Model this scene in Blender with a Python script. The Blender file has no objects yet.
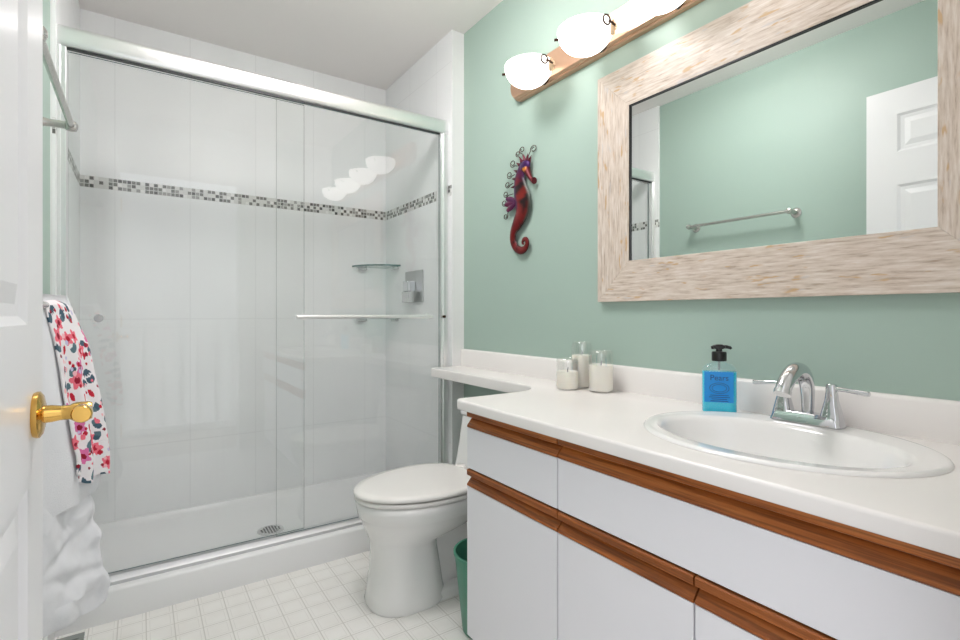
import bpy, bmesh, math, random
from mathutils import Vector, Matrix, noise

random.seed(7)
SC = bpy.context.scene
COL = SC.collection
PI = math.pi

# ------------------------------------------------------------------ camera, world, lights, exposure
H = 1.045
YAW = math.radians(34.05)
cam_d = bpy.data.cameras.new('camera')
cam = bpy.data.objects.new('camera', cam_d)
COL.objects.link(cam)
cam.location = (0, 0, H)
cam.rotation_euler = (math.radians(90), 0, -YAW)
cam_d.sensor_fit = 'HORIZONTAL'
cam_d.sensor_width = 36.0
cam_d.lens = 36.0 * 503.0 / 960.0
cam_d.shift_y = -5.5 / 960.0
cam_d.clip_start = 0.02
SC.camera = cam

world = bpy.data.worlds.new('daylight')
SC.world = world
world.use_nodes = True
world.node_tree.nodes['Background'].inputs['Color'].default_value = (0.93, 0.95, 1.0, 1)
world.node_tree.nodes['Background'].inputs['Strength'].default_value = 1.9

VANITY_EMIT = 2.5        # frosted lamp shades over the mirror
FILL_EMIT = 24.5       # added unseen ceiling lamp, main fill for the room
SC.view_settings.view_transform = 'Standard'
SC.view_settings.look = 'None'
SC.view_settings.exposure = 0.0
SC.view_settings.gamma = 1.0
SC.view_settings.use_curve_mapping = False


# ------------------------------------------------------------------ materials
def lin(c):
    c /= 255.0
    return c / 12.92 if c <= 0.04045 else ((c + 0.055) / 1.055) ** 2.4


def S(r, g, b):
    return (lin(r), lin(g), lin(b), 1.0)


class NT:
    """small helper to wire shader nodes"""
    def __init__(self, name):
        self.m = bpy.data.materials.new(name)
        self.m.use_nodes = True
        self.t = self.m.node_tree
        self.b = self.t.nodes['Principled BSDF']
        self.out = self.t.nodes['Material Output']

    def n(self, kind, **kw):
        nd = self.t.nodes.new(kind)
        for k, v in kw.items():
            setattr(nd, k, v)
        return nd

    def link(self, a, b):
        self.t.links.new(a, b)

    def inp(self, sock, v):
        if hasattr(v, 'is_linked') or isinstance(v, bpy.types.NodeSocket):
            self.link(v, sock)
        else:
            sock.default_value = v

    def math(self, op, a, b=0.0, c=0.0):
        nd = self.n('ShaderNodeMath', operation=op)
        self.inp(nd.inputs[0], a)
        self.inp(nd.inputs[1], b)
        if len(nd.inputs) > 2:
            self.inp(nd.inputs[2], c)
        return nd.outputs[0]

    def mix(self, f, a, b):
        nd = self.n('ShaderNodeMix', data_type='RGBA')
        self.inp(nd.inputs[0], f)
        self.inp(nd.inputs[6], a)
        self.inp(nd.inputs[7], b)
        return nd.outputs[2]

    def coords(self, scale=(1, 1, 1)):
        tc = self.n('ShaderNodeTexCoord')
        mp = self.n('ShaderNodeMapping')
        mp.inputs['Scale'].default_value = scale
        self.link(tc.outputs['Object'], mp.inputs['Vector'])
        return mp.outputs[0]

    def noise(self, vec, scale=1.0, detail=2.0, rough=0.5):
        nd = self.n('ShaderNodeTexNoise')
        self.link(vec, nd.inputs['Vector'])
        nd.inputs['Scale'].default_value = scale
        nd.inputs['Detail'].default_value = detail
        nd.inputs['Roughness'].default_value = rough
        return nd.outputs[0]

    def ramp(self, fac, stops):
        nd = self.n('ShaderNodeValToRGB')
        self.link(fac, nd.inputs[0])
        cr = nd.color_ramp
        while len(cr.elements) < len(stops):
            cr.elements.new(0.5)
        for e, (p, c) in zip(cr.elements, stops):
            e.position = p
            e.color = c
        return nd.outputs[0]

    def bump(self, height, strength=0.2, dist=0.01):
        nd = self.n('ShaderNodeBump')
        nd.inputs['Strength'].default_value = strength
        nd.inputs['Distance'].default_value = dist
        self.link(height, nd.inputs['Height'])
        self.link(nd.outputs[0], self.b.inputs['Normal'])

    def set(self, color=None, rough=0.5, metal=0.0, spec=None, coat=0.0, trans=0.0, ior=None, sss=0.0):
        b = self.b
        if color is not None:
            self.inp(b.inputs['Base Color'], color)
        self.inp(b.inputs['Roughness'], rough)
        b.inputs['Metallic'].default_value = metal
        if spec is not None:
            b.inputs['Specular IOR Level'].default_value = spec
        b.inputs['Coat Weight'].default_value = coat
        b.inputs['Transmission Weight'].default_value = trans
        if ior:
            b.inputs['IOR'].default_value = ior
        if sss:
            b.inputs['Subsurface Weight'].default_value = sss
            b.inputs['Subsurface Radius'].default_value = (0.01, 0.008, 0.006)
            b.inputs['Subsurface Scale'].default_value = 1.0
        return self.m


def plain(name, color, rough=0.5, metal=0.0, bump=0.0, bscale=200.0, **kw):
    nt = NT(name)
    if bump:
        h = nt.noise(nt.coords(), bscale, 2.0)
        nt.bump(h, bump, 0.002)
    return nt.set(color, rough, metal, **kw)


def thin_glass(name, tint, base=0.04, rough=0.0):
    """clear pane: lets light straight through, reflects by Schlick's rule"""
    nt = NT(name)
    t = nt.n('ShaderNodeBsdfTransparent')
    t.inputs[0].default_value = tint
    g = nt.n('ShaderNodeBsdfGlossy')
    g.inputs['Roughness'].default_value = rough
    g.inputs['Color'].default_value = (1, 1, 1, 1)
    lw = nt.n('ShaderNodeLayerWeight')
    lw.inputs['Blend'].default_value = 0.5
    p = nt.math('POWER', lw.outputs['Facing'], 5.0)
    fr = nt.math('MULTIPLY_ADD', p, 1.0 - base, base)
    mx = nt.n('ShaderNodeMixShader')
    nt.link(fr, mx.inputs[0])
    nt.link(t.outputs[0], mx.inputs[1])
    nt.link(g.outputs[0], mx.inputs[2])
    nt.link(mx.outputs[0], nt.out.inputs['Surface'])
    return nt.m


def emitter(name, color, strength):
    nt = NT(name)
    nt.set((0.9, 0.9, 0.88, 1), 0.3)
    nt.b.inputs['Emission Color'].default_value = color
    nt.b.inputs['Emission Strength'].default_value = strength
    return nt.m


def tile_material(name, ax):
    """tall white wall tiles with a rippled glaze, thin joints and a three-row mosaic band; ax = 0 (runs along X) or 1 (along Y)"""
    nt = NT(name)
    tc = nt.n('ShaderNodeTexCoord')
    sp = nt.n('ShaderNodeSeparateXYZ')
    nt.link(tc.outputs['Object'], sp.inputs[0])
    u, z = sp.outputs[ax], sp.outputs[2]
    off = 0.098 if ax == 0 else 0.18
    fu = nt.math('FRACT', nt.math('DIVIDE', nt.math('ADD', u, off + 0.307 * 10), 0.307))
    zz = nt.math('SUBTRACT', z, nt.math('MULTIPLY', nt.math('GREATER_THAN', z, 1.65), 0.046))
    fz = nt.math('FRACT', nt.math('DIVIDE', nt.math('ADD', zz, 0.61 * 10 - 0.413), 0.61))
    ju = nt.math('GREATER_THAN', nt.math('ABSOLUTE', nt.math('SUBTRACT', fu, 0.5)), 0.4955)
    jz = nt.math('GREATER_THAN', nt.math('ABSOLUTE', nt.math('SUBTRACT', fz, 0.5)), 0.4975)
    joint = nt.math('MAXIMUM', ju, jz)
    cl = nt.noise(nt.coords((1.5, 1.5, 0.9)), 3.0, 3.0)
    tilec = nt.ramp(cl, [(0.3, S(238, 239, 239)), (0.7, S(243, 244, 244))])
    c = nt.mix(joint, tilec, S(228, 229, 229))
    # mosaic band
    cs = 0.0178
    gu = nt.math('DIVIDE', nt.math('ADD', u, 5.0), cs)
    gz = nt.math('DIVIDE', nt.math('SUBTRACT', z, 1.6293), cs)
    cu, cz = nt.math('FLOOR', gu), nt.math('FLOOR', gz)
    cmb = nt.n('ShaderNodeCombineXYZ')
    nt.link(cu, cmb.inputs[0])
    nt.link(cz, cmb.inputs[1])
    cmb.inputs[2].default_value = 3.7 + ax
    wn = nt.n('ShaderNodeTexWhiteNoise', noise_dimensions='3D')
    nt.link(cmb.outputs[0], wn.inputs[0])
    par = nt.math('MODULO', nt.math('ADD', cu, cz), 2.0)
    wv = nt.math('ADD', nt.math('MULTIPLY', wn.outputs[0], 0.75), nt.math('MULTIPLY', par, 0.25))
    rp = nt.n('ShaderNodeValToRGB')
    rp.color_ramp.interpolation = 'CONSTANT'
    nt.link(wv, rp.inputs[0])
    stops = [(0.0, S(62, 62, 60)), (0.22, S(104, 104, 100)), (0.42, S(150, 150, 146)), (0.54, S(216, 216, 213)), (0.8, S(232, 232, 230))]
    while len(rp.color_ramp.elements) < len(stops):
        rp.color_ramp.elements.new(0.5)
    for e, (p, col) in zip(rp.color_ramp.elements, stops):
        e.position = p
        e.color = col
    eu = nt.math('ABSOLUTE', nt.math('SUBTRACT', nt.math('FRACT', gu), 0.5))
    ez = nt.math('ABSOLUTE', nt.math('SUBTRACT', nt.math('FRACT', gz), 0.5))
    grout = nt.math('GREATER_THAN', nt.math('MAXIMUM', eu, ez), 0.42)
    mos = nt.mix(grout, rp.outputs[0], S(214, 214, 211))
    band = nt.math('LESS_THAN', nt.math('ABSOLUTE', nt.math('SUBTRACT', z, 1.656)), 0.0267)
    c = nt.mix(band, c, mos)
    sc = (55, 55, 2.2)
    h = nt.noise(nt.coords(sc), 1.0, 3.0)
    hb = nt.math('ADD', nt.math('MULTIPLY', h, nt.math('SUBTRACT', 1.0, band)), nt.math('MULTIPLY', joint, -0.6))
    nt.bump(hb, 0.16, 0.004)
    return nt.set(c, 0.42, spec=0.3)


def floor_material():
    nt = NT('vinyl_floor')
    tc = nt.n('ShaderNodeTexCoord')
    sp = nt.n('ShaderNodeSeparateXYZ')
    nt.link(tc.outputs['Object'], sp.inputs[0])
    P = 0.079
    ab = []
    for k, o in ((0, -0.017), (1, -0.012)):
        f = nt.math('FRACT', nt.math('DIVIDE', nt.math('ADD', sp.outputs[k], o + P * 40), P))
        ab.append(nt.math('ABSOLUTE', nt.math('SUBTRACT', f, 0.5)))     # 0 at the middle, .5 at the joint
    m = nt.math('MAXIMUM', ab[0], ab[1])
    main = nt.math('GREATER_THAN', m, 0.478)
    # a fainter square drawn inside every block
    inner = nt.math('LESS_THAN', nt.math('ABSOLUTE', nt.math('SUBTRACT', m, 0.37)), 0.013)
    cross = nt.math('LESS_THAN', nt.math('MINIMUM', ab[0], ab[1]), 0.02)
    n1 = nt.noise(nt.coords(), 9.0, 3.0)
    base = nt.ramp(n1, [(0.3, S(238, 235, 230)), (0.7, S(244, 242, 238))])
    c = nt.mix(nt.math('MULTIPLY', inner, 0.45), base, S(212, 209, 204))
    c = nt.mix(nt.math('MULTIPLY', cross, 0.0), c, S(200, 197, 192))
    c = nt.mix(nt.math('MULTIPLY', main, 0.65), c, S(196, 192, 185))
    nt.bump(nt.math('MULTIPLY', main, -1.0), 0.15, 0.002)
    return nt.set(c, 0.32, spec=0.4)


def wood_material():
    nt = NT('oak')
    n1 = nt.noise(nt.coords((60, 2.4, 60)), 1.0, 5.0, 0.6)
    n2 = nt.noise(nt.coords((260, 7, 260)), 1.0, 2.0)
    c = nt.ramp(n1, [(0.25, S(120, 62, 22)), (0.55, S(168, 95, 40)), (0.8, S(194, 122, 62))])
    c = nt.mix(nt.ramp(n2, [(0.38, (0.6, 0.6, 0.6, 1)), (0.56, (0, 0, 0, 1))]), c, S(88, 42, 14))
    return nt.set(c, 0.42, spec=0.4)


def stone_frame(name, along):
    """pale mother-of-pearl and stone slivers laid along one axis (1 = Y, 2 = Z)"""
    nt = NT(name)
    def v(a, b):
        s = [b, b, b]
        s[along] = a
        return nt.coords(tuple(s))
    n1 = nt.noise(v(14, 150), 1.0, 4.0, 0.65)
    n2 = nt.noise(v(16, 75), 1.0, 2.0)
    n3 = nt.noise(v(11, 60), 1.3, 2.0)
    c = nt.ramp(n1, [(0.30, S(170, 150, 133)), (0.44, S(203, 187, 172)), (0.58, S(217, 204, 192)), (0.74, S(228, 220, 213))])
    f1 = nt.ramp(n2, [(0.63, (0, 0, 0, 1)), (0.70, (0.85, 0.85, 0.85, 1))])
    c = nt.mix(f1, c, S(196, 160, 116))
    f2 = nt.ramp(n3, [(0.66, (0, 0, 0, 1)), (0.72, (0.7, 0.7, 0.7, 1))])
    c = nt.mix(f2, c, S(198, 192, 190))
    nt.bump(n1, 0.08, 0.002)
    return nt.set(c, 0.35, spec=0.45)


M = {}
M['green'] = plain('sage_green_paint', S(167, 188, 177), 0.5, bump=0.05, bscale=260, spec=0.4)
M['white'] = plain('white_paint', S(232, 231, 229), 0.4, bump=0.03, bscale=200)
M['ceiling'] = plain('ceiling_paint', S(244, 240, 237), 0.85, bump=0.06, bscale=120)
M['door'] = plain('door_gloss_white', S(232, 232, 233), 0.28, spec=0.5)
M['trim'] = plain('trim_white', S(236, 236, 235), 0.3)
M['tile_x'] = tile_material('wall_tile_along_x', 0)
M['tile_y'] = tile_material('wall_tile_along_y', 1)
M['floor'] = floor_material()
M['oak'] = wood_material()
M['frame_h'] = stone_frame('stone_slivers_horizontal', 1)
M['frame_v'] = stone_frame('stone_slivers_vertical', 2)
M['laminate'] = plain('white_laminate', S(233, 232, 236), 0.35, spec=0.4)
M['gap_shade'] = plain('painted_gap_shade', S(40, 36, 34), 0.8)
M['solid'] = plain('white_solid_surface', S(240, 236, 233), 0.25, spec=0.45)
M['porcelain'] = plain('porcelain', S(240, 239, 237), 0.12, spec=0.55, coat=0.3)
M['seat'] = plain('seat_plastic', S(240, 237, 233), 0.2, spec=0.5)
M['acrylic'] = plain('white_acrylic', S(238, 238, 238), 0.25, spec=0.5)
M['chrome'] = plain('chrome', (0.66, 0.67, 0.69, 1), 0.06, 1.0)
M['steel'] = plain('brushed_steel', (0.66, 0.66, 0.66, 1), 0.25, 1.0)
M['track'] = plain('track_aluminium', (0.66, 0.66, 0.67, 1), 0.5, 0.9)
M['valve'] = plain('valve_steel', (0.55, 0.55, 0.55, 1), 0.3, 1.0)
M['alu'] = plain('polished_aluminium', (0.90, 0.90, 0.90, 1), 0.3, 1.0)
M['nickel'] = plain('satin_nickel', S(206, 204, 200), 0.22, 1.0)
M['brass'] = plain('brass', S(222, 178, 98), 0.16, 1.0)
M['bronze'] = plain('warm_brushed_bronze', S(214, 176, 148), 0.32, 0.85)
M['dark_metal'] = plain('dark_bronze', S(70, 48, 36), 0.35, 0.8)
M['gasket'] = plain('black_gasket', S(46, 48, 48), 0.5)
M['black'] = plain('black_plastic', S(18, 17, 18), 0.3)
M['pane'] = thin_glass('shower_glass', (0.99, 0.996, 0.994, 1), 0.042)
M['edge'] = plain('glass_edge_green', S(74, 106, 104), 0.15)
M['shelf_glass'] = thin_glass('shelf_glass', (0.90, 0.97, 0.95, 1), 0.06)
M['clear'] = thin_glass('clear_glass', (0.98, 0.985, 0.98, 1), 0.09)
M['mirror'] = plain('mirror_silver', (0.82, 0.845, 0.83, 1), 0.0, 1.0)
M['wax'] = plain('ivory_wax', S(250, 244, 234), 0.5, sss=0.25)
M['wick'] = plain('wick', S(60, 50, 44), 0.9)
M['bin'] = plain('green_plastic', S(74, 140, 116), 0.35, spec=0.4)
M['shade'] = emitter('frosted_shade', (1.0, 0.95, 0.90, 1), VANITY_EMIT)
M['fill_lamp'] = emitter('fill_diffuser', (1.0, 0.965, 0.975, 1), FILL_EMIT)
M['ivory'] = plain('ivory_matte', S(232, 204, 172), 0.4)
M['bottle'] = thin_glass('bottle_plastic', (0.93, 0.98, 1.0, 1), 0.05, 0.03)
M['liquid'] = plain('blue_soap', S(40, 204, 232), 0.12)
M['label'] = plain('blue_label', S(14, 146, 226), 0.3)
M['ink'] = plain('navy_ink', S(12, 62, 128), 0.4)
M['vent'] = plain('vent_grey', S(150, 156, 152), 0.45, 0.3)
M['blue_cap'] = plain('dark_blue', S(50, 58, 100), 0.3)


def towel_material(name, color):
    nt = NT(name)
    h = nt.noise(nt.coords(), 420.0, 3.0, 0.7)
    h2 = nt.noise(nt.coords(), 40.0, 2.0)
    nt.bump(nt.math('ADD', h, nt.math('MULTIPLY', h2, 0.6)), 0.55, 0.004)
    nt.b.inputs['Sheen Weight'].default_value = 0.3
    return nt.set(color, 0.95, spec=0.1)


M['towel'] = towel_material('white_terry', S(238, 239, 242))


def attr_material(name, rough, metal=0.0, bump=0.0, coat=0.0):
    nt = NT(name)
    a = nt.n('ShaderNodeVertexColor')
    a.layer_name = 'col'
    if bump:
        nt.bump(nt.noise(nt.coords(), 420.0, 3.0, 0.7), bump, 0.003)
    nt.set(None, rough, metal, coat=coat)
    nt.link(a.outputs[0], nt.b.inputs['Base Color'])
    return nt.m


M['floral'] = attr_material('printed_floral_cotton', 0.9, bump=0.3)
M['enamel'] = attr_material('painted_metal_enamel', 0.4, 0.4, coat=0.0)

# ------------------------------------------------------------------ mesh helpers
ORG = {}


def obj(name, bm, mat, parent=None, loc=None, smooth=35, bevel=0.0, segs=2, mats=None):
    """one mesh object; bm is in world coordinates. parent: its empty or part"""
    bmesh.ops.remove_doubles(bm, verts=bm.verts, dist=1e-6)
    bmesh.ops.recalc_face_normals(bm, faces=bm.faces)
    me = bpy.data.meshes.new(name)
    bm.to_mesh(me)
    bm.free()
    o = bpy.data.objects.new(name, me)
    COL.objects.link(o)
    for mm in (mats or [mat]):
        me.materials.append(mm)
    org = Vector((0, 0, 0))
    if parent is not None:
        org = ORG[parent.name]
        o.parent = parent
    elif loc is not None:
        org = Vector(loc)
        o.location = org
    me.transform(Matrix.Translation(-org))
    ORG[o.name] = org
    if smooth:
        me.shade_smooth()
        me.set_sharp_from_angle(angle=math.radians(smooth))
    if bevel:
        md = o.modifiers.new('bevel', 'BEVEL')
        md.width = bevel
        md.segments = segs
        md.limit_method = 'ANGLE'
        md.angle_limit = math.radians(40)
        md.harden_normals = True
    return o


def thing(name, label, cat, loc, group=None):
    o = bpy.data.objects.new(name, None)
    o.empty_display_size = 0.05
    COL.objects.link(o)
    o.location = loc
    ORG[o.name] = Vector(loc)
    return tag(o, label, cat, group)


def tag(o, label, cat, group=None):
    o['label'] = label
    o['category'] = cat
    if group:
        o['group'] = group
    return o


def struct(name, bm, mat, **kw):
    o = obj(name, bm, mat, **kw)
    o['kind'] = 'structure'
    return o


def BM():
    return bmesh.new()


def box(bm, x0, x1, y0, y1, z0, z1, mi=0):
    vs = [bm.verts.new((x, y, z)) for z in (z0, z1) for y in (y0, y1) for x in (x0, x1)]
    for f in ((0, 2, 3, 1), (4, 5, 7, 6), (0, 1, 5, 4), (2, 6, 7, 3), (0, 4, 6, 2), (1, 3, 7, 5)):
        fc = bm.faces.new([vs[i] for i in f])
        fc.material_index = mi
    return vs


def boxbm(*a):
    bm = BM()
    box(bm, *a)
    return bm


def loft(bm, rings, cap0=True, cap1=True, closed=True):
    R = [[bm.verts.new(p) for p in r] for r in rings]
    n = len(R[0])
    for a, b in zip(R, R[1:]):
        for i in range(n if closed else n - 1):
            j = (i + 1) % n
            bm.faces.new((a[i], a[j], b[j], b[i]))
    if cap0:
        bm.faces.new(list(reversed(R[0])))
    if cap1:
        bm.faces.new(R[-1])
    return R


def prism(bm, pts, axis, a0, a1):
    """extrude a 2-D outline along an axis; pts are the other two coordinates in xyz order"""
    def put(p, a):
        q = list(p)
        q.insert(axis, a)
        return tuple(q)
    loft(bm, [[put(p, a0) for p in pts], [put(p, a1) for p in pts]])


def tube(bm, path, rad, n=12, sx=1.0, closed_ends=True):
    path = [Vector(p) for p in path]
    if not hasattr(rad, '__len__'):
        rad = [rad] * len(path)
    t0 = (path[1] - path[0]).normalized()
    ref = Vector((0, 0, 1)) if abs(t0.z) < 0.9 else Vector((1, 0, 0))
    u = t0.cross(ref).normalized()
    rings = []
    for i, p in enumerate(path):
        a = path[max(0, i - 1)]
        b = path[min(len(path) - 1, i + 1)]
        t = (b - a).normalized()
        u = (u - t * u.dot(t)).normalized()
        w = t.cross(u)
        rings.append([p + (u * math.cos(2 * PI * k / n) * sx + w * math.sin(2 * PI * k / n)) * rad[i] for k in range(n)])
    loft(bm, rings, closed_ends, closed_ends)


def lathe(bm, prof, c=(0, 0, 0), axis=2, n=32, cap0=True, cap1=True, rot=None):
    rings = []
    for r, h in prof:
        ring = []
        for k in range(n):
            a = 2 * PI * k / n
            q = [r * math.cos(a), r * math.sin(a)]
            q.insert(axis, h)
            v = Vector(q)
            if rot is not None:
                v = rot @ v
            ring.append(v + Vector(c))
        rings.append(ring)
    loft(bm, rings, cap0, cap1)


def smooth_path(pts, sub=6):
    """Catmull-Rom through points (any dimension)"""
    P = [Vector(p) for p in pts]
    out = []
    for i in range(len(P) - 1):
        p0, p1, p2, p3 = P[max(0, i - 1)], P[i], P[i + 1], P[min(len(P) - 1, i + 2)]
        for k in range(sub):
            t = k / sub
            out.append(0.5 * ((2 * p1) + (p2 - p0) * t + (2 * p0 - 5 * p1 + 4 * p2 - p3) * t * t + (3 * p1 - p0 - 3 * p2 + p3) * t ** 3))
    out.append(P[-1])
    return out


def ball(bm, c, r, seg=16, rings=10):
    m = Matrix.Translation(c) @ Matrix.Diagonal((*(r if hasattr(r, '__len__') else (r, r, r)), 1))
    bmesh.ops.create_uvsphere(bm, u_segments=seg, v_segments=rings, radius=1.0, matrix=m)


def ell(cx, cy, a, b, z, n=64):
    return [(cx + a * math.cos(2 * PI * k / n), cy + b * math.sin(2 * PI * k / n), z) for k in range(n)]


# ------------------------------------------------------------------ the room
W = 1.335            # green vanity wall
XL = -0.24           # green left wall
YS = 2.118           # front of the shower
YB = 2.92            # tiled back wall
SL, SR = -0.227, 1.266
ZC = 2.44
YF = 0.12            # inner face of the door wall

struct('floor', boxbm(XL, W, 0.0, YB, -0.06, 0.0), M['floor'], smooth=0)
struct('ceiling', boxbm(XL - 0.1, W + 0.1, 0.0, YB + 0.1, ZC, ZC + 0.06), M['ceiling'], smooth=0)
struct('wall_right', boxbm(W, W + 0.1, 0.0, YB + 0.1, -0.06, ZC), M['green'], smooth=0)
struct('wall_left', boxbm(XL - 0.1, XL, 0.0, YB + 0.1, -0.06, ZC), M['green'], smooth=0)
struct('wall_back', boxbm(SL, SR, YB, YB + 0.1, -0.06, ZC), M['tile_x'], smooth=0)
struct('wall_shower_right', boxbm(SR, SR + 0.008, YS, YB + 0.1, -0.06, ZC), M['tile_y'], smooth=0)
struct('wall_shower_left', boxbm(SL - 0.008, SL, YS, YB + 0.1, -0.06, ZC), M['tile_y'], smooth=0)
struct('trim_1', boxbm(SR + 0.008, W, YS, YB + 0.1, -0.06, ZC), M['trim'], smooth=0)
struct('trim_2', boxbm(XL, SL - 0.008, YS, YB + 0.1, -0.06, ZC), M['trim'], smooth=0)
bm = BM()
box(bm, SR - 0.003, SR + 0.008, YS - 0.005, YS, 0.0, ZC)
struct('trim_3', bm, M['trim'], bevel=0.002)
DX0, DX1, DZ = -0.135, 0.63, 2.05
bm = BM()
box(bm, XL, DX0, 0.0, YF, -0.06, ZC)
box(bm, DX1, W, 0.0, YF, -0.06, ZC)
box(bm, DX0, DX1, 0.0, YF, DZ, ZC)
struct('wall_front', bm, M['white'], smooth=0)
bm = BM()
box(bm, DX1, DX1 + 0.065, YF, YF + 0.012, 0.0, DZ + 0.065)
box(bm, DX0 - 0.065, DX1, YF, YF + 0.012, DZ, DZ + 0.065)
box(bm, DX0 - 0.065, DX0, YF, YF + 0.012, 0.0, DZ)
struct('trim_4', bm, M['trim'], smooth=0)
struct('baseboard_left', boxbm(XL, XL + 0.012, YF, YS, 0.0, 0.08), M['trim'], bevel=0.003)

# hall behind the camera (seen only as a reflection in the shower glass)
struct('floor_hall', boxbm(-1.6, 2.2, -0.95, 0.0, -0.06, -0.002), plain('hall_carpet', S(196, 190, 182), 0.9), smooth=0)
struct('wall_hall', boxbm(-1.6, 2.2, -2.9, -2.8, -1.5, 2.6), M['white'], smooth=0)
t = thing('stair_railing', 'white spindle railing mirrored faintly in the left glass pane', 'railing', (0.3, -0.88, 0.0))
obj('handrail', boxbm(-1.2, 1.8, -0.91, -0.85, 0.93, 0.98), M['trim'], t, bevel=0.008)
obj('base_rail', boxbm(-1.2, 1.8, -0.92, -0.84, 0.0, 0.06), M['trim'], t)
for k in range(19):
    x = -0.95 + k * 0.14
    obj('baluster', boxbm(x - 0.017, x + 0.017, -0.897, -0.863, 0.06, 0.93), M['trim'], t)

# ------------------------------------------------------------------ entry door, opened against the left wall
DXF = -0.112                 # face of the door towards the room
DY0, DY1 = 0.135, 0.918


def panel_door():
    bm = BM()
    th = 0.035
    ys = [DY0, DY0 + 0.113, DY0 + 0.113 + 0.228, DY1 - 0.113 - 0.228, DY1 - 0.113, DY1]
    zs = [0.008, 0.235, 0.835, 1.033, 1.615, 1.76, 1.927, 2.04]
    for side in (0, 1):
        x = DXF if side == 0 else DXF - th
        sg = -1 if side == 0 else 1
        for i in range(5):
            for j in range(7):
                y0, y1, z0, z1 = ys[i], ys[i + 1], zs[j], zs[j + 1]
                if i in (1, 3) and j in (1, 3, 5):
                    ringsp = []
                    for ins, dep in ((0, 0), (0.010, 0.007), (0.024, 0.008), (0.046, 0.002)):
                        xx = x + sg * dep
                        ringsp.append([(xx, y0 + ins, z0 + ins), (xx, y1 - ins, z0 + ins), (xx, y1 - ins, z1 - ins), (xx, y0 + ins, z1 - ins)])
                    loft(bm, ringsp, False, True)
                else:
                    bm.faces.new([bm.verts.new(p) for p in ((x, y0, z0), (x, y1, z0), (x, y1, z1), (x, y0, z1))])
    xa, xb = DXF - th, DXF
    for q in (((xa, DY0, zs[0]), (xb, DY0, zs[0]), (xb, DY1, zs[0]), (xa, DY1, zs[0])),
              ((xa, DY0, zs[-1]), (xb, DY0, zs[-1]), (xb, DY1, zs[-1]), (xa, DY1, zs[-1]))):
        bm.faces.new([bm.verts.new(p) for p in q])
    for y in (DY0, DY1):
        for j in range(7):
            bm.faces.new([bm.verts.new(p) for p in ((xa, y, zs[j]), (xb, y, zs[j]), (xb, y, zs[j + 1]), (xa, y, zs[j + 1]))])
    return bm


door = struct('door_1', panel_door(), M['door'], loc=(DXF, DY0, 0.0), smooth=0)
tag(door, 'white six-panel door opened beside the hanging towels', 'door')
HY, HZ = 0.848, 0.917
rose = BM()
lathe(rose, [(0.028, 0), (0.0295, 0.003), (0.0295, 0.006), (0.025, 0.009), (0.016, 0.011)], (DXF, HY, HZ), axis=0, n=36)
hd = obj('door_handle', rose, M['brass'], door)
bm = BM()
lathe(bm, [(0.0115, 0.009), (0.011, 0.018), (0.0095, 0.026), (0.0095, 0.036), (0.0115, 0.039), (0.0125, 0.043), (0.0125, 0.055), (0.0105, 0.059)], (DXF, HY, HZ), axis=0, n=28)
tube(bm, smooth_path([(DXF + 0.048, HY - 0.003, HZ), (DXF + 0.050, HY - 0.016, HZ + 0.001), (DXF + 0.051, HY - 0.030, HZ + 0.002), (DXF + 0.051, HY - 0.046, HZ + 0.003)], 5),
     [0.0108] * 5 + [0.0110] * 5 + [0.0110] * 5 + [0.0095], 18)
obj('lever', bm, M['brass'], hd)
obj('latch_plate', boxbm(DXF - 0.029, DXF - 0.006, DY1, DY1 + 0.0015, HZ - 0.028, HZ + 0.028), M['brass'], door)
for z in (0.25, 1.0, 1.8):
    bm = BM()
    lathe(bm, [(0.006, -0.045), (0.006, 0.045)], (DXF + 0.004, DY0 - 0.004, z), n=12)
    obj('hinge', bm, M['brass'], door)


# ------------------------------------------------------------------ towel bars on the left wall
def towel_bar(z, y0, y1, xb, label, mat):
    t = thing('towel_bar', label, 'towel bar', (XL, (y0 + y1) / 2, z), 'towel bars on the left wall')
    bm = BM()
    tube(bm, [(xb, y0, z), (xb, y1, z)], 0.0085, 16)
    obj('rail', bm, mat, t)
    for y in (y0 + 0.012, y1 - 0.012):
        bm = BM()
        lathe(bm, [(0.026, 0.0), (0.027, 0.004), (0.022, 0.010), (0.013, 0.014), (0.0105, 0.03), (0.0105, xb - XL - 0.014), (0.0145, xb - XL - 0.011), (0.0155, xb - XL), (0.0135, xb - XL + 0.011), (0.006, xb - XL + 0.015)], (XL, y, z), axis=0, n=24)
        obj('bracket', bm, mat, t)
    return t


towel_bar(1.585, 1.26, 1.862, -0.163, 'upper chrome towel bar on the green wall, empty', M['nickel'])
towel_bar(1.066, 1.10, 1.64, -0.178, 'lower towel bar behind the door under the hung towels', M['nickel'])


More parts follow.
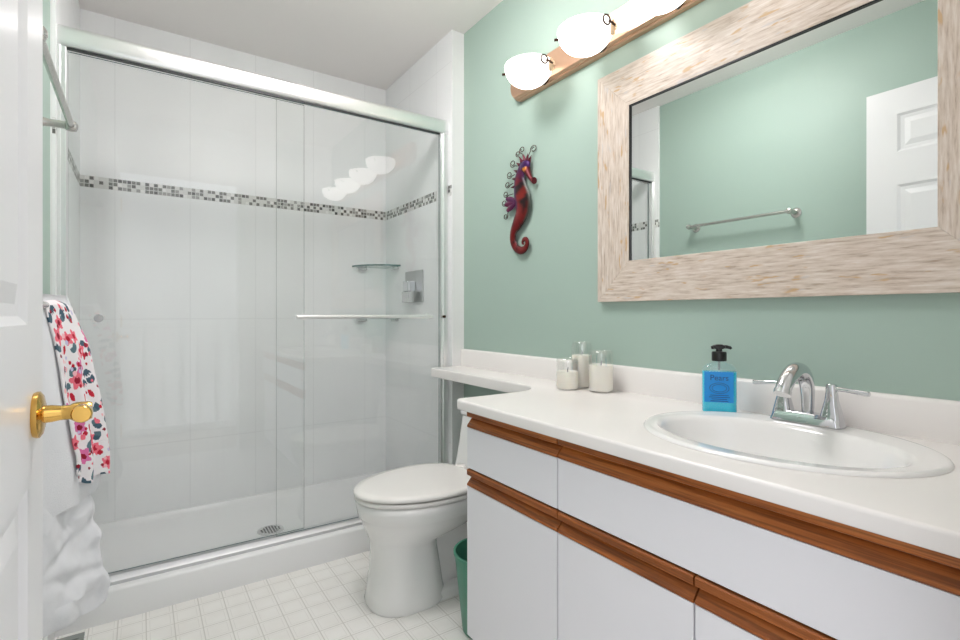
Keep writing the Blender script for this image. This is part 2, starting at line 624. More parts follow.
# ------------------------------------------------------------------ towels
def towel_front(s, z, lower=False):
    """a point on the outer face of the hanging bath towel: s 0 (near edge) .. 1 (far edge)"""
    Yn, Yf = 1.42, 1.60
    prof = [(1.098, -0.165), (1.087, -0.147), (1.06, -0.140), (0.981, -0.115), (0.83, -0.096), (0.76, -0.084), (0.678, -0.074), (0.60, -0.088)]
    if lower:
        prof = [(1.06, -0.15), (0.70, -0.116), (0.62, -0.113), (0.56, -0.104), (0.50, -0.089), (0.43, -0.086), (0.36, -0.070), (0.31, -0.071), (0.285, -0.080)]
    xf = prof[0][1]
    for (za, xa), (zb, xb) in zip(prof, prof[1:]):
        if z <= za:
            k = min(1, max(0, (za - z) / (za - zb)))
            xf = xa + (xb - xa) * k
    xn = -0.195 if not lower else -0.200
    y = Yn + (Yf - Yn) * s
    x = xn + (xf - xn) * (s ** 1.05)
    amp = 0.006 * min(1, max(0, (1.06 - z) / 0.2))
    x += amp * math.sin(s * 9 + z * 6 + (2 if lower else 0)) + 0.8 * amp * noise.noise(Vector((s * 4, z * 9, 3.0 if lower else 0)))
    return x, y


def towel_ring(z, lower, back, n=40):
    pts = []
    for k in range(n + 1):
        s = k / n
        x, y = towel_front(s, z, lower)
        if s > 0.92:       # roll round the far edge
            q = (s - 0.92) / 0.08
            x0, y0 = towel_front(0.92, z, lower)
            x1, y1 = towel_front(1.0, z, lower)
            x = x0 + (x1 - x0) * math.sin(q * PI / 2)
            y = y0 + (y1 - y0) * (1 - math.cos(q * PI / 2)) + (y1 - y0) * 0.0
        pts.append((x, y, z))
    xe = pts[-1][0]
    for q in (0.3, 0.7, 1.0):
        pts.append((xe + (back - xe) * q, 1.60 + 0.012 * math.sin(q * PI) - 0.02 * q, z))
    for q in (0.35, 0.7):
        pts.append((back, 1.58 + (1.43 - 1.58) * q, z))
    pts.append((back, 1.43, z))
    return pts


def shift(ring, c, k, dz):
    return [(c[0] + (p[0] - c[0]) * k, c[1] + (p[1] - c[1]) * k, p[2] + dz) for p in ring]


t = thing('bath_towel', 'thick white bath towel folded under the floral hand towel', 'towel', (-0.16, 1.38, 1.08))
bm = BM()
rings = []
zs = [0.61, 0.622, 0.64] + [0.64 + (1.075 - 0.64) * k / 18 for k in range(1, 19)]
for z in zs:
    rings.append(towel_ring(z, False, -0.200))
c0 = (-0.15, 1.51)
rings.insert(0, shift(rings[0], c0, 0.94, -0.010))
rings.append(shift(towel_ring(1.086, False, -0.200), c0, 0.97, 0.0))
rings.append(shift(towel_ring(1.088, False, -0.198), c0, 0.80, 0.003))
loft(bm, rings)
# the hem edge of the front flap runs lower near the door
for v in bm.verts:
    if v.co.z < 0.67:
        v.co.z += 0.004 * math.sin(v.co.y * 60) - 0.02 * (1.60 - v.co.y) / 0.18
obj('front_fold', bm, M['towel'], t, smooth=80)
bm = BM()
rings = []
zs = [0.325, 0.335, 0.35] + [0.35 + (0.70 - 0.35) * k / 40 for k in range(1, 41)]
for z in zs:
    rings.append(towel_ring(z, True, -0.212))
rings.insert(0, shift(rings[0], (-0.15, 1.51), 0.95, -0.014))
rings.insert(0, shift(rings[1], (-0.15, 1.51), 0.80, -0.020))
rings.append(shift(towel_ring(0.71, True, -0.21), (-0.16, 1.51), 0.9, 0.005))
loft(bm, rings)
for v in bm.verts:
    if v.co.x > -0.195:
        f = min(1, (v.co.x + 0.195) / 0.05)
        x = 0.012 * noise.noise(v.co * 15) + 0.006 * noise.noise(v.co * 34)
        for zc_, sl in ((0.495, 0.45), (0.425, -0.30)):
            x -= 0.007 * math.exp(-((v.co.z - zc_ - sl * (v.co.y - 1.52)) / 0.013) ** 2)
        v.co.x += x * f
        v.co.y -= x * f * 0.8
    if v.co.z < 0.36:
        v.co.z += 0.03 * (1.60 - v.co.y) / 0.18
obj('back_fold', bm, M['towel'], t, smooth=80)


# floral hand towel: the print is drawn in cloth coordinates (a, b) in metres
def floral_print():
    rnd = random.Random(21)
    items = []
    C = dict(pink=S(240, 116, 134), orchid=S(224, 118, 172), red=S(196, 26, 52), dark=S(150, 16, 44), teal=S(92, 118, 128), slate=S(66, 92, 108), blush=S(246, 190, 196), lilac=S(206, 200, 226))
    for row in range(14):
        for colm in range(8):
            a = 0.01 + colm * 0.036 + (0.018 if row % 2 else 0) + rnd.uniform(-.007, .007)
            b = 0.01 + row * 0.036 + rnd.uniform(-.007, .007)
            kind = rnd.choice(['flower', 'flower', 'leaf', 'sprig', 'bud', 'leaf'])
            if kind == 'flower':
                items.append(('flower', a, b, rnd.uniform(.017, .024), rnd.uniform(0, 6), C[rnd.choice(['pink', 'pink', 'orchid'])], C[rnd.choice(['red', 'dark'])]))
            elif kind == 'leaf':
                ang = rnd.uniform(0, 6.28)
                for d in (-0.6, 0.5):
                    items.append(('leaf', a, b, .021, ang + d, C[rnd.choice(['teal', 'slate'])], None))
            elif kind == 'sprig':
                ang = rnd.uniform(0.8, 2.3)
                for d in (-0.9, -0.45, 0, 0.45, 0.9):
                    items.append(('leaf', a, b, .021, ang + d, C['slate'], 0.16))
            else:
                items.append(('oval', a, b, .011, rnd.uniform(1.0, 2.2), C['red'], None))
    for k in range(210):
        items.append(('dot', rnd.uniform(0, .25), rnd.uniform(0, .5), rnd.choice([.0035, .0045, .006]), 0, C[rnd.choice(['red', 'red', 'pink', 'blush', 'lilac', 'dark'])], None))
    base = S(241, 236, 238)

    def at(a, b):
        col = base
        for kind, ia, ib, r, ang, c1, c2 in items:
            da, db = a - ia, b - ib
            if abs(da) > 0.04 or abs(db) > 0.04:
                continue
            d = math.hypot(da, db)
            if kind == 'dot':
                if d < r:
                    col = c1
            elif kind == 'flower':
                th = math.atan2(db, da)
                if d < r * (0.82 + 0.2 * math.cos(5 * (th + ang))):
                    col = c1
                if d < r * 0.36:
                    col = c2
            elif kind == 'oval':
                p = da * math.cos(ang) + db * math.sin(ang)
                q = -da * math.sin(ang) + db * math.cos(ang)
                if (p / r) ** 2 + (q / (r * .55)) ** 2 < 1:
                    col = c1
            else:
                p = da * math.cos(ang) + db * math.sin(ang)
                q = -da * math.sin(ang) + db * math.cos(ang)
                w = (c2 or 0.36) * r
                if 0 < p < r and abs(q) < w * math.sin(PI * p / r):
                    col = c1
        return col
    return at


def floral_towel():
    bm = BM()
    lay = bm.loops.layers.float_color.new('col')
    pr = floral_print()
    NS, NZ = 150, 210
    ztop = 1.080
    grid, cc = [], []
    for j in range(NZ + 1):
        b = 0.47 * j / NZ           # cloth length from just behind the bar to the hem
        row, crow = [], []
        for i in range(NS + 1):
            q = i / NS
            zz = ztop - (b - 0.03)
            near = 0.28 + 0.27 * min(1, max(0, (1.075 - zz) / 0.39)) ** 0.6
            s = near + (1.0 - near) * min(1, q / 0.84)
            zcl = min(zz, 1.086)
            x, y = towel_front(min(s, 1), max(0.70, zcl))
            fold = math.sin(q * 17 + 0.8) * 0.006 * min(1, max(0, (1.04 - zz) / .25))
            lift = 0.001 + 0.009 * min(1, q * 2.5)
            x += lift * 0.6 + fold
            y -= lift * 0.8
            if s > 0.92:
                qq = (s - 0.92) / 0.08
                x -= 0.004 * qq
            if q > 0.84:           # round the far edge and a little behind
                e = (q - 0.84) / 0.16
                x -= 0.045 * e
                y += 0.012 * math.sin(e * PI * 0.8) + 0.004
            zz -= 0.045 * max(0.0, q - 0.35) ** 2
            if b < 0.045:          # over the top of the bar
                k = (0.045 - b) / 0.045
                x -= 0.036 * k ** 1.4
                y -= 0.008 * k * q
                zz = 1.065 - 0.045 * max(0.0, q - 0.35) ** 2 + 0.017 * math.sin(k * PI * 0.55)
            zz2 = zz + (0.018 * (q - 0.5) if zz < 0.75 else 0) + (0.006 * math.sin(q * 12) if zz < 0.72 else 0)
            low = min(1, max(0, (0.76 - zz) / 0.10))
            zz2 += 0.028 * low * abs(2 * q - 1.1) ** 2.2
            row.append(bm.verts.new((x, y, zz2)))
            crow.append((q * 0.21, b))
        grid.append(row)
        cc.append(crow)
    for j in range(NZ):
        for i in range(NS):
            f = bm.faces.new((grid[j][i], grid[j][i + 1], grid[j + 1][i + 1], grid[j + 1][i]))
            a = (cc[j][i][0] + cc[j][i + 1][0]) / 2
            b = (cc[j][i][1] + cc[j + 1][i][1]) / 2
            c = pr(a, b)
            for lp in f.loops:
                lp[lay] = c
    return bm


o = obj('hand_towel', floral_towel(), M['floral'], loc=(-0.14, 1.38, 1.10), smooth=80)
md = o.modifiers.new('thickness', 'SOLIDIFY')
md.thickness = 0.004
md.offset = 1.0
tag(o, 'white hand towel printed with pink flowers and teal leaves', 'towel')

# ------------------------------------------------------------------ shower
t = thing('shower_pan', 'white shower pan with low front curb and round drain', 'shower pan', (0.52, 2.5, 0.0))
bm = BM()
pts = [(YS, 0.0), (YS, 0.100), (YS + 0.004, 0.107), (YS + 0.012, 0.110), (YS + 0.112, 0.110), (YS + 0.122, 0.104), (YS + 0.135, 0.06), (YS + 0.155, 0.046), (2.5, 0.040), (YB - 0.05, 0.046), (YB - 0.02, 0.06), (YB - 0.012, 0.075), (YB, 0.075), (YB, 0.0)]
prism(bm, pts, 0, SL, SR)
obj('tray', bm, M['acrylic'], t, smooth=50)
bm = BM()
lathe(bm, [(0.058, 0.0395), (0.058, 0.043), (0.050, 0.0445), (0.0, 0.0445)][:3], (0.503, 2.485, 0.0), n=40)
dr = obj('drain', bm, M['steel'], t)
bm = BM()
for i in range(-3, 4):
    for j in range(-3, 4):
        if math.hypot(i, j) < 3.5:
            lathe(bm, [(0.0045, 0.0446), (0.0045, 0.0450)], (0.503 + i * 0.0125, 2.485 + j * 0.0125, 0.0), n=8)
obj('drain_hole', bm, M['gasket'], dr)

t = thing('shower_door', 'framed sliding glass shower door with rounded silver header', 'shower door', (0.52, 2.17, 0.11))
YD = 2.148
bm = BM()
zc, r = 1.972, 0.036
prof = [(YD + 0.046, zc + r), (YD + 0.03, zc + r)]
for k in range(1, 16):
    a = PI / 2 + PI * k / 16
    ca, sa = math.cos(a), math.sin(a)
    prof.append((YD + 0.03 - 0.030 * abs(ca) ** 0.5, zc + r * math.copysign(abs(sa) ** 0.5, sa)))
prof += [(YD + 0.03, zc - r), (YD + 0.046, zc - r)]
prism(bm, prof, 0, SL, SR)
obj('header_rail', bm, M['alu'], t, smooth=40)
obj('header_gasket', boxbm(SL + 0.025, SR - 0.046, YD + 0.010, YD + 0.022, 1.9305, 1.936), M['gasket'], t)
for x0, x1 in ((SL, SL + 0.024), (SR - 0.044, SR)):
    bm = BM()
    box(bm, x0, x1, YD + 0.004, YD + 0.044, 0.11, 1.936)
    if x0 > 0:
        box(bm, x0 + 0.012, x1 - 0.012, YD - 0.004, YD + 0.004, 0.11, 1.936)
    else:
        box(bm, x0, x0 + 0.010, YD - 0.004, YD + 0.004, 0.11, 1.936)
    obj('side_jamb', bm, M['alu'], t, bevel=0.002)
bm = BM()
prism(bm, [(YD + 0.0, 0.110), (YD + 0.0, 0.122), (YD + 0.008, 0.130), (YD + 0.012, 0.138), (YD + 0.052, 0.138), (YD + 0.06, 0.122), (YD + 0.06, 0.110)], 0, SL + 0.0, SR)
obj('bottom_track', bm, M['track'], t, smooth=30)


def sliding(x0, x1, y, name):
    bm = BM()
    vs = box(bm, x0, x1, y, y + 0.006, 0.141, 1.930)
    for f in bm.faces:
        f.material_index = 0 if abs(f.calc_center_median().y - y - 0.003) > 0.002 else 1
    return obj(name, bm, M['pane'], t, smooth=0, mats=[M['pane'], M['edge']])


outer = sliding(0.460, SR - 0.047, YD + 0.013, 'glass_panel')
inner = sliding(SL + 0.026, 0.575, YD + 0.030, 'glass_panel')
bm = BM()
tube(bm, [(0.530, YD - 0.028, 1.035), (1.158, YD - 0.028, 1.035)], 0.0085, 16)
for x in (0.560, 1.128):
    lathe(bm, [(0.014, 0), (0.014, 0.004), (0.008, 0.008), (0.008, 0.045)], (x, YD - 0.032, 1.035), axis=1, n=16)
obj('towel_rail', bm, M['alu'], outer)
bm = BM()
lathe(bm, [(0.012, -0.026), (0.0135, -0.022), (0.0135, -0.015), (0.008, -0.010), (0.008, 0.0)], (-0.118, YD + 0.030, 1.032), axis=1, n=24)
obj('pull_knob', bm, M['steel'], inner)
bm = BM()
lathe(bm, [(0.007, -0.010), (0.007, 0.0)], (SR - 0.032, YD - 0.004, 1.035), axis=1, n=16)
obj('door_bumper', bm, M['dark_metal'], t)


def corner_shelf(z, label):
    t = thing('glass_shelf', label, 'shelf', (SR - 0.1, YB - 0.1, z), 'corner shelves in the shower')
    R = 0.216
    bm = BM()
    pts = [(SR - 0.001, YB - 0.001), (SR - R, YB - 0.001)]
    for k in range(0, 15):
        a = PI + (PI / 2) * k / 14
        pts.append((SR + (R * math.cos(a)) * (0.98 + 0.02), YB + R * math.sin(a)))
    pts.append((SR - 0.001, YB - R))
    prism(bm, pts, 2, z, z + 0.009)
    for f in bm.faces:
        f.material_index = 1 if abs(f.normal.z) < 0.5 else 0
    bm.normal_update()
    for f in bm.faces:
        f.material_index = 1 if abs(f.normal.z) < 0.5 else 0
    obj('shelf_plate', bm, M['shelf_glass'], t, mats=[M['shelf_glass'], M['edge']])
    for x0, x1, y0, y1 in ((SR - 0.19, SR - 0.13, YB - 0.026, YB), (SR - 0.026, SR, YB - 0.19, YB - 0.13)):
        obj('clip', boxbm(x0, x1, y0, y1, z - 0.016, z), M['steel'], t, bevel=0.003)


corner_shelf(1.328, 'upper glass corner shelf in the shower, above the door rail')
corner_shelf(1.020, 'lower glass corner shelf in the shower, level with the door rail')

t = thing('shower_valve', 'square chrome shower valve with lever on the tiled side wall', 'shower valve', (SR, 2.545, 1.2))
obj('plate', boxbm(SR - 0.010, SR, 2.415, 2.625, 1.112, 1.288), M['valve'], t, bevel=0.004)
obj('handle', boxbm(SR - 0.062, SR - 0.010, 2.49, 2.55, 1.172, 1.228), M['chrome'], t, bevel=0.004)
obj('lever', boxbm(SR - 0.062, SR - 0.034, 2.475, 2.565, 1.112, 1.171), M['steel'], t, bevel=0.004)

# ------------------------------------------------------------------ toilet
TY = 1.705


def egg(xf, xb, w, z, cy=TY, n=48, split=0.60, pw=2.0):
    xc = xf + (xb - xf) * split
    pts = []
    for k in range(n):
        a = 2 * PI * k / n
        ca, sa = math.cos(a), math.sin(a)
        r = (xb - xc) if ca > 0 else (xc - xf)
        e = 2.0 / (pw if ca < 0 else 2.6)
        pts.append((xc + r * math.copysign(abs(ca) ** e, ca), cy + w * math.copysign(abs(sa) ** e, sa), z))
    return pts


def rrect(x0, x1, y0, y1, z, r, n=6):
    pts = []
    for cx, cy, a0 in ((x1 - r, y1 - r, 0), (x0 + r, y1 - r, PI / 2), (x0 + r, y0 + r, PI), (x1 - r, y0 + r, 1.5 * PI)):
        for k in range(n + 1):
            a = a0 + PI / 2 * k / n
            pts.append((cx + r * math.cos(a), cy + r * math.sin(a), z))
    return pts


t = thing('toilet', 'white one-piece toilet with lid closed, between shower and vanity', 'toilet', (1.0, TY, 0.0))
bm = BM()
secs = [(0.0, .674, .955, .122, 2.5), (0.012, .670, .96, .126, 2.5), (0.05, .677, .950, .120, 2.5), (0.12, .688, .940, .111, 2.5), (0.19, .690, .928, .106, 2.4), (0.222, .686, .926, .107, 2.3),
        (0.234, .682, .96, .113, 2.1), (0.250, .676, 1.02, .126, 2.0), (0.270, .668, 1.07, .145, 2.0), (0.296, .657, 1.10, .163, 2.0), (0.320, .650, 1.115, .174, 2.0), (0.328, .641, 1.118, .181, 2.0), (0.356, .636, 1.12, .185, 2.0), (0.374, .634, 1.12, .185, 2.0), (0.380, .640, 1.115, .180, 2.0)]
loft(bm, [egg(xf, xb, w, z, split=.52, pw=p_) for z, xf, xb, w, p_ in secs])
bowl = obj('bowl', bm, M['porcelain'], t, smooth=60)
bm = BM()
loft(bm, [rrect(.86, 1.29, TY - .105, TY + .105, 0.0, .05), rrect(.86, 1.29, TY - .105, TY + .105, 0.028, .05), rrect(.87, 1.28, TY - .095, TY + .095, 0.036, .045)])
loft(bm, [rrect(.90, 1.27, TY - .055, TY + .055, 0.03, .05), rrect(.90, 1.28, TY - .045, TY + .045, 0.12, .04), rrect(.90, 1.30, TY - .05, TY + .05, 0.2, .045), rrect(.90, 1.31, TY - .09, TY + .09, 0.28, .06), rrect(.95, 1.32, TY - .13, TY + .13, 0.37, .05)])
obj('trapway', bm, M['porcelain'], t, smooth=60)
bm = BM()
tz = [(0.34, 1.10, .17), (0.37, 1.128, .195), (0.42, 1.148, .205), (0.50, 1.168, .212), (0.60, 1.186, .215)]
loft(bm, [rrect(xf, 1.325, TY - w, TY + w, z, .04) for z, xf, w in tz])
obj('tank', bm, M['porcelain'], t, smooth=60)
bm = BM()
loft(bm, [rrect(1.182, 1.33, TY - .219, TY + .219, 0.60, .04), rrect(1.178, 1.33, TY - .222, TY + .222, 0.606, .04), rrect(1.178, 1.33, TY - .222, TY + .222, 0.618, .04), rrect(1.19, 1.325, TY - .212, TY + .212, 0.625, .04)])
obj('tank_lid', bm, M['porcelain'], t, smooth=60)
bm = BM()
loft(bm, [egg(.638, 1.10, .181, .382), egg(.630, 1.105, .187, .385), egg(.628, 1.105, .189, .392), egg(.632, 1.10, .186, .398)])
obj('seat_ring', bm, M['seat'], t, smooth=60)
bm = BM()
loft(bm, [egg(.634, 1.10, .183, .402), egg(.626, 1.105, .189, .405), egg(.625, 1.105, .190, .412), egg(.630, 1.10, .186, .418), egg(.66, 1.08, .165, .4212), egg(.73, 1.03, .11, .423)])
obj('seat_lid', bm, M['seat'], t, smooth=60)
for y in (TY - .075, TY + .075):
    bm = BM()
    loft(bm, [rrect(1.08, 1.125, y - .02, y + .02, .378, .012), rrect(1.08, 1.125, y - .02, y + .02, .416, .012), rrect(1.087, 1.12, y - .014, y + .014, .422, .01)])
    obj('hinge', bm, M['seat'], t, smooth=60)

t = thing('trash_bin', 'green plastic waste bin tucked between toilet and vanity', 'bin', (0.955, 1.378, 0.0))
bm = BM()
lathe(bm, [(0.074, 0.0), (0.078, 0.004), (0.104, 0.252), (0.108, 0.254), (0.108, 0.262), (0.101, 0.262), (0.099, 0.25), (0.073, 0.008), (0.02, 0.006)], (0.955, 1.378, 0.0), n=48)
obj('bucket', bm, M['bin'], t, smooth=40)

bm = BM()
box(bm, -0.222, -0.15, 1.80, 2.09, 0.0, 0.006)
for k in range(12):
    box(bm, -0.21, -0.162, 1.815 + k * 0.022, 1.825 + k * 0.022, 0.006, 0.0085)
tag(obj('floor_vent', bm, M['vent'], loc=(-0.19, 1.95, 0.0), smooth=0), 'grey metal floor register under the towels by the shower curb', 'vent')

# ------------------------------------------------------------------ vanity
XF = 0.80            # cabinet fronts
ZT = 0.792           # countertop
VE = 1.255           # far end of the vanity


def pull(y0, y1, ztop, zbev0, zbev1):
    """oak rail with a finger groove below it, extruded along the front"""
    bm = BM()
    prof = [(XF + 0.022, ztop), (XF + 0.003, ztop), (XF, ztop - 0.003), (XF, zbev0 + 0.002), (XF + 0.003, zbev0), (XF + 0.017, zbev0 - 0.003),
            (XF + 0.017, zbev0 - 0.006), (XF + 0.001, zbev1 + 0.006), (XF, zbev1 + 0.002), (XF + 0.002, zbev1), (XF + 0.022, zbev1)]
    prism(bm, prof, 1, y0, y1)
    return bm


def cabinet(y0, y1, label, fronts):
    t = thing('vanity_cabinet', label, 'cabinet', (1.06, (y0 + y1) / 2, 0.0), 'vanity cabinets')
    bm = BM()
    box(bm, XF + 0.024, 1.333, y0 + 0.0005, y0 + 0.016, 0.09, 0.75)
    box(bm, XF + 0.024, 1.333, y1 - 0.016, y1 - 0.0005, 0.09, 0.75)
    box(bm, XF + 0.024, 1.333, y0 + 0.016, y1 - 0.016, 0.09, 0.106)
    box(bm, 1.32, 1.333, y0 + 0.016, y1 - 0.016, 0.106, 0.75)
    box(bm, XF + 0.09, XF + 0.105, y0 + 0.001, y1 - 0.001, 0.0, 0.09)
    obj('carcass', bm, M['laminate'], t, smooth=0)
    bm = BM()
    box(bm, XF + 0.024, XF + 0.03, y0 + 0.016, y1 - 0.016, 0.106, 0.752)  # dark sheet that paints the shade in gaps between the fronts
    obj('gap_shade_sheet', bm, M['gap_shade'], t, smooth=0)
    for kind, a, b in fronts:
        g = 0.0018
        if kind == 'drawer':
            d = obj('drawer', boxbm(XF + 0.001, XF + 0.022, a + g, b - g, 0.594, 0.712), M['laminate'], t, bevel=0.0008, segs=1)
            obj('finger_pull', pull(a + g, b - g, 0.7615, 0.7435, 0.7125), M['oak'], d, smooth=25)
        else:
            d = obj('door', boxbm(XF + 0.001, XF + 0.022, a + g, b - g, 0.10, 0.5395), M['laminate'], t, bevel=0.0008, segs=1)
            obj('finger_pull', pull(a + g, b - g, 0.589, 0.5705, 0.540), M['oak'], d, smooth=25)
    return t


cabinet(0.865, VE, 'narrow white cabinet unit beside toilet, one drawer above one door', [('drawer', 0.865, VE), ('door', 0.865, VE)])
cabinet(0.122, 0.865, 'wide white sink cabinet unit with oak finger pulls and two doors', [('drawer', 0.122, 0.865), ('door', 0.518, 0.865), ('door', 0.171, 0.518)])


def arc(cx, cy, r, a0, a1, n=10):
    return [(cx + r * math.cos(math.radians(a0 + (a1 - a0) * k / n)), cy + r * math.sin(math.radians(a0 + (a1 - a0) * k / n))) for k in range(n + 1)]


SX, SY, SA, SB = 1.080, 0.5185, 0.224, 0.2725     # sink outer oval


def counter_slab():
    XW = 1.3345
    outline = [(XW, YF + 0.001), (XW, YS - 0.001), (1.150, YS - 0.001)]
    outline += arc(1.020, 1.428, 0.13, 0, -90, 14)
    outline += arc(0.808, 1.273, 0.025, 90, 180, 8)
    outline += [(0.783, 1.1), (0.783, 0.9), (0.783, 0.6), (0.783, 0.3), (0.783, YF + 0.001)]
    n = len(outline)
    # inward normals (outline runs counter-clockwise when seen from above? sign fixed by area)
    area = sum(outline[i][0] * outline[(i + 1) % n][1] - outline[(i + 1) % n][0] * outline[i][1] for i in range(n))
    sg = 1 if area > 0 else -1

    def off(d):
        res = []
        for i in range(n):
            p0, p1, p2 = Vector(outline[i - 1]), Vector(outline[i]), Vector(outline[(i + 1) % n])
            e1, e2 = (p1 - p0).normalized(), (p2 - p1).normalized()
            n1, n2 = Vector((-e1.y, e1.x)) * sg, Vector((-e2.y, e2.x)) * sg
            m = (n1 + n2).normalized()
            res.append(p1 + m * (d / max(0.4, m.dot(n1))))
        return res
    T = 0.0295
    r = 0.007
    rings = []
    for k in range(0, 6):
        a = PI / 2 * k / 5
        rings.append((r * 0.5 * (1 - math.sin(a)), ZT - T + r * 0.5 * (1 - math.cos(a))))
    for k in range(0, 7):
        a = PI / 2 * k / 6
        rings.append((r * (1 - math.cos(a)), ZT - r + r * math.sin(a)))
    bm = BM()
    R = []
    for d, z in rings:
        q = off(d)
        # wall and end edges stay square against what they touch
        R.append([bm.verts.new((p.x, p.y, z)) for p in q])
    for a, b in zip(R, R[1:]):
        for i in range(n):
            j = (i + 1) % n
            bm.faces.new((a[i], a[j], b[j], b[i]))
    for v in bm.verts:
        if v.co.z < ZT - 0.015 and v.co.y > 1.2985:
            v.co.z -= 0.014
    hole_t = [bm.verts.new(p) for p in ell(SX, SY, SA - 0.018, SB - 0.018, ZT, 56)]
    hole_b = [bm.verts.new(p) for p in ell(SX, SY, SA - 0.018, SB - 0.018, ZT - T, 56)]
    for i in range(56):
        j = (i + 1) % 56
        bm.faces.new((hole_t[i], hole_b[i], hole_b[j], hole_t[j]))
    for outer_v, hole in ((R[-1], hole_t), (R[0], hole_b)):
        ed = []
        for lp in (outer_v, hole):
            for i in range(len(lp)):
                a, b = lp[i], lp[(i + 1) % len(lp)]
                e = bm.edges.get((a, b)) or bm.edges.new((a, b))
                ed.append(e)
        bmesh.ops.triangle_fill(bm, use_beauty=True, use_dissolve=False, edges=ed)
    return bm


t = thing('countertop', 'white vanity countertop with backsplash, narrowing to a ledge over the toilet', 'countertop', (1.06, 0.9, ZT))
obj('slab', counter_slab(), M['solid'], t, smooth=40)
bm = BM()
prism(bm, [(1.3345, ZT), (1.315, ZT), (1.315, 0.866), (1.318, 0.872), (1.323, 0.875), (1.3345, 0.875)], 1, YF + 0.001, YS - 0.001)
obj('backsplash', bm, M['solid'], t, smooth=40)

# sink
t = thing('sink', 'white oval drop-in sink set in the countertop below the faucet', 'sink', (SX, SY, ZT))
bm = BM()
n = 72
rr = [ell(SX, SY, SA, SB, ZT + 0.0005, n), ell(SX, SY, SA - .002, SB - .002, ZT + 0.004, n), ell(SX, SY, SA - .006, SB - .006, ZT + 0.0062, n), ell(SX, SY, SA - .012, SB - .012, ZT + 0.0064, n),
      ell(SX - .001, SY, SA - .020, SB - .018, ZT + 0.0050, n), ell(1.062, SY + .005, .166, .240, ZT + 0.0052, n),
      ell(1.060, SY + .006, .158, .232, ZT + 0.003, n), ell(1.060, SY + .006, .151, .224, ZT - 0.007, n), ell(1.060, SY + .006, .143, .213, ZT - 0.035, n),
      ell(1.061, SY + .005, .126, .188, ZT - 0.075, n), ell(1.063, SY + .003, .097, .141, ZT - 0.108, n), ell(1.064, SY + .002, .058, .075, ZT - 0.124, n), ell(1.064, SY, .022, .022, ZT - 0.128, n)]
under = [ell(1.064, SY, .03, .03, ZT - 0.138, n), ell(1.063, SY, .108, .15, ZT - 0.118, n), ell(1.061, SY + .004, .140, .200, ZT - 0.078, n), ell(1.064, SY + .004, .164, .234, ZT - 0.02, n), ell(SX, SY, SA - .022, SB - .022, ZT + 0.0005, n)]
loft(bm, [under[-1]] + rr + under[:-1] + [under[-1]], False, False)
obj('basin', bm, M['porcelain'], t, smooth=60)
bm = BM()
lathe(bm, [(0.021, ZT - 0.128), (0.021, ZT - 0.125), (0.016, ZT - 0.1245)], (1.064, SY, 0), n=24)
obj('drain', bm, M['chrome'], t)

# faucet
ZF = ZT + 0.0066
FY, FX = 0.534, 1.262
t = thing('faucet', 'chrome centerset faucet with arched spout and two lever handles', 'faucet', (FX, FY, ZF))
bm = BM()
loft(bm, [rrect(FX - .024, FX + .022, FY - .074, FY + .074, ZF - .0002, .012), rrect(FX - .024, FX + .022, FY - .074, FY + .074, ZF + .003, .012), rrect(FX - .019, FX + .018, FY - .068, FY + .068, ZF + .020, .010), rrect(FX - .017, FX + .016, FY - .064, FY + .064, ZF + .023, .009)])
obj('base', bm, M['chrome'], t, smooth=30)
path = smooth_path([(FX + .004, FY, ZF + .015), (FX + .004, FY, ZF + .06), (FX - .003, FY, ZF + .093), (FX - .026, FY, ZF + .117), (FX - .058, FY, ZF + .122), (FX - .088, FY, ZF + .107), (FX - .106, FY, ZF + .090), (FX - .113, FY, ZF + .079)], 6)
m = len(path)
bm = BM()
tube(bm, path, [0.0115 + 0.004 * math.sin(PI * min(1, k / m * 1.1)) + 0.0045 * (k / m) for k in range(m)], 20)
sp = obj('spout', bm, M['chrome'], t, smooth=50)
bm = BM()
d = (path[-1] - path[-3]).normalized()
tube(bm, [path[-1] - d * .004, path[-1] + d * .006], 0.017, 20)
obj('aerator', bm, M['steel'], sp, smooth=50)
bm = BM()
tube(bm, [(FX + .018, FY, ZF + .02), (FX + .018, FY, ZF + .098)], 0.0025, 10)
ball(bm, (FX + .018, FY, ZF + .100), 0.0055, 12, 8)
obj('lift_rod', bm, M['chrome'], t)
for sg in (1, -1):
    y = FY + sg * 0.050
    bm = BM()
    loft(bm, [rrect(FX - .021, FX + .019, y - .023, y + .023, ZF + .004, .010), rrect(FX - .017, FX + .016, y - .018, y + .018, ZF + .03, .009), rrect(FX - .012, FX + .011, y - .0125, y + .0125, ZF + .058, .008), rrect(FX - .0105, FX + .0095, y - .011, y + .011, ZF + .075, .008), rrect(FX - .010, FX + .009, y - .0105, y + .0105, ZF + .090, .008), rrect(FX - .008, FX + .007, y - .0085, y + .0085, ZF + .093, .006)])
    h = obj('handle', bm, M['chrome'], t, smooth=40)
    bm = BM()
    tube(bm, [(FX - .001, y + sg * .006, ZF + .084), (FX - .001, y + sg * .03, ZF + .083), (FX - .001, y + sg * .066, ZF + .080), (FX - .001, y + sg * .070, ZF + .0798)], [.0052, .0050, .0058, .005], 14)
    obj('lever', bm, M['chrome'], h, smooth=50)

# soap bottle
bc = Vector((1.243, 0.733, 0))
wd = Vector((0.60, -0.80, 0))
nd = Vector((-0.80, -0.60, 0))


def bpt(a, b, z):
    return bc + wd * a + nd * b + Vector((0, 0, z))


def brect(w, dpt, z, r, grow=0.0):
    return [bpt(p[0], p[1], z) for p in rrect(-w - grow, w + grow, -dpt - grow, dpt + grow, 0, r)]


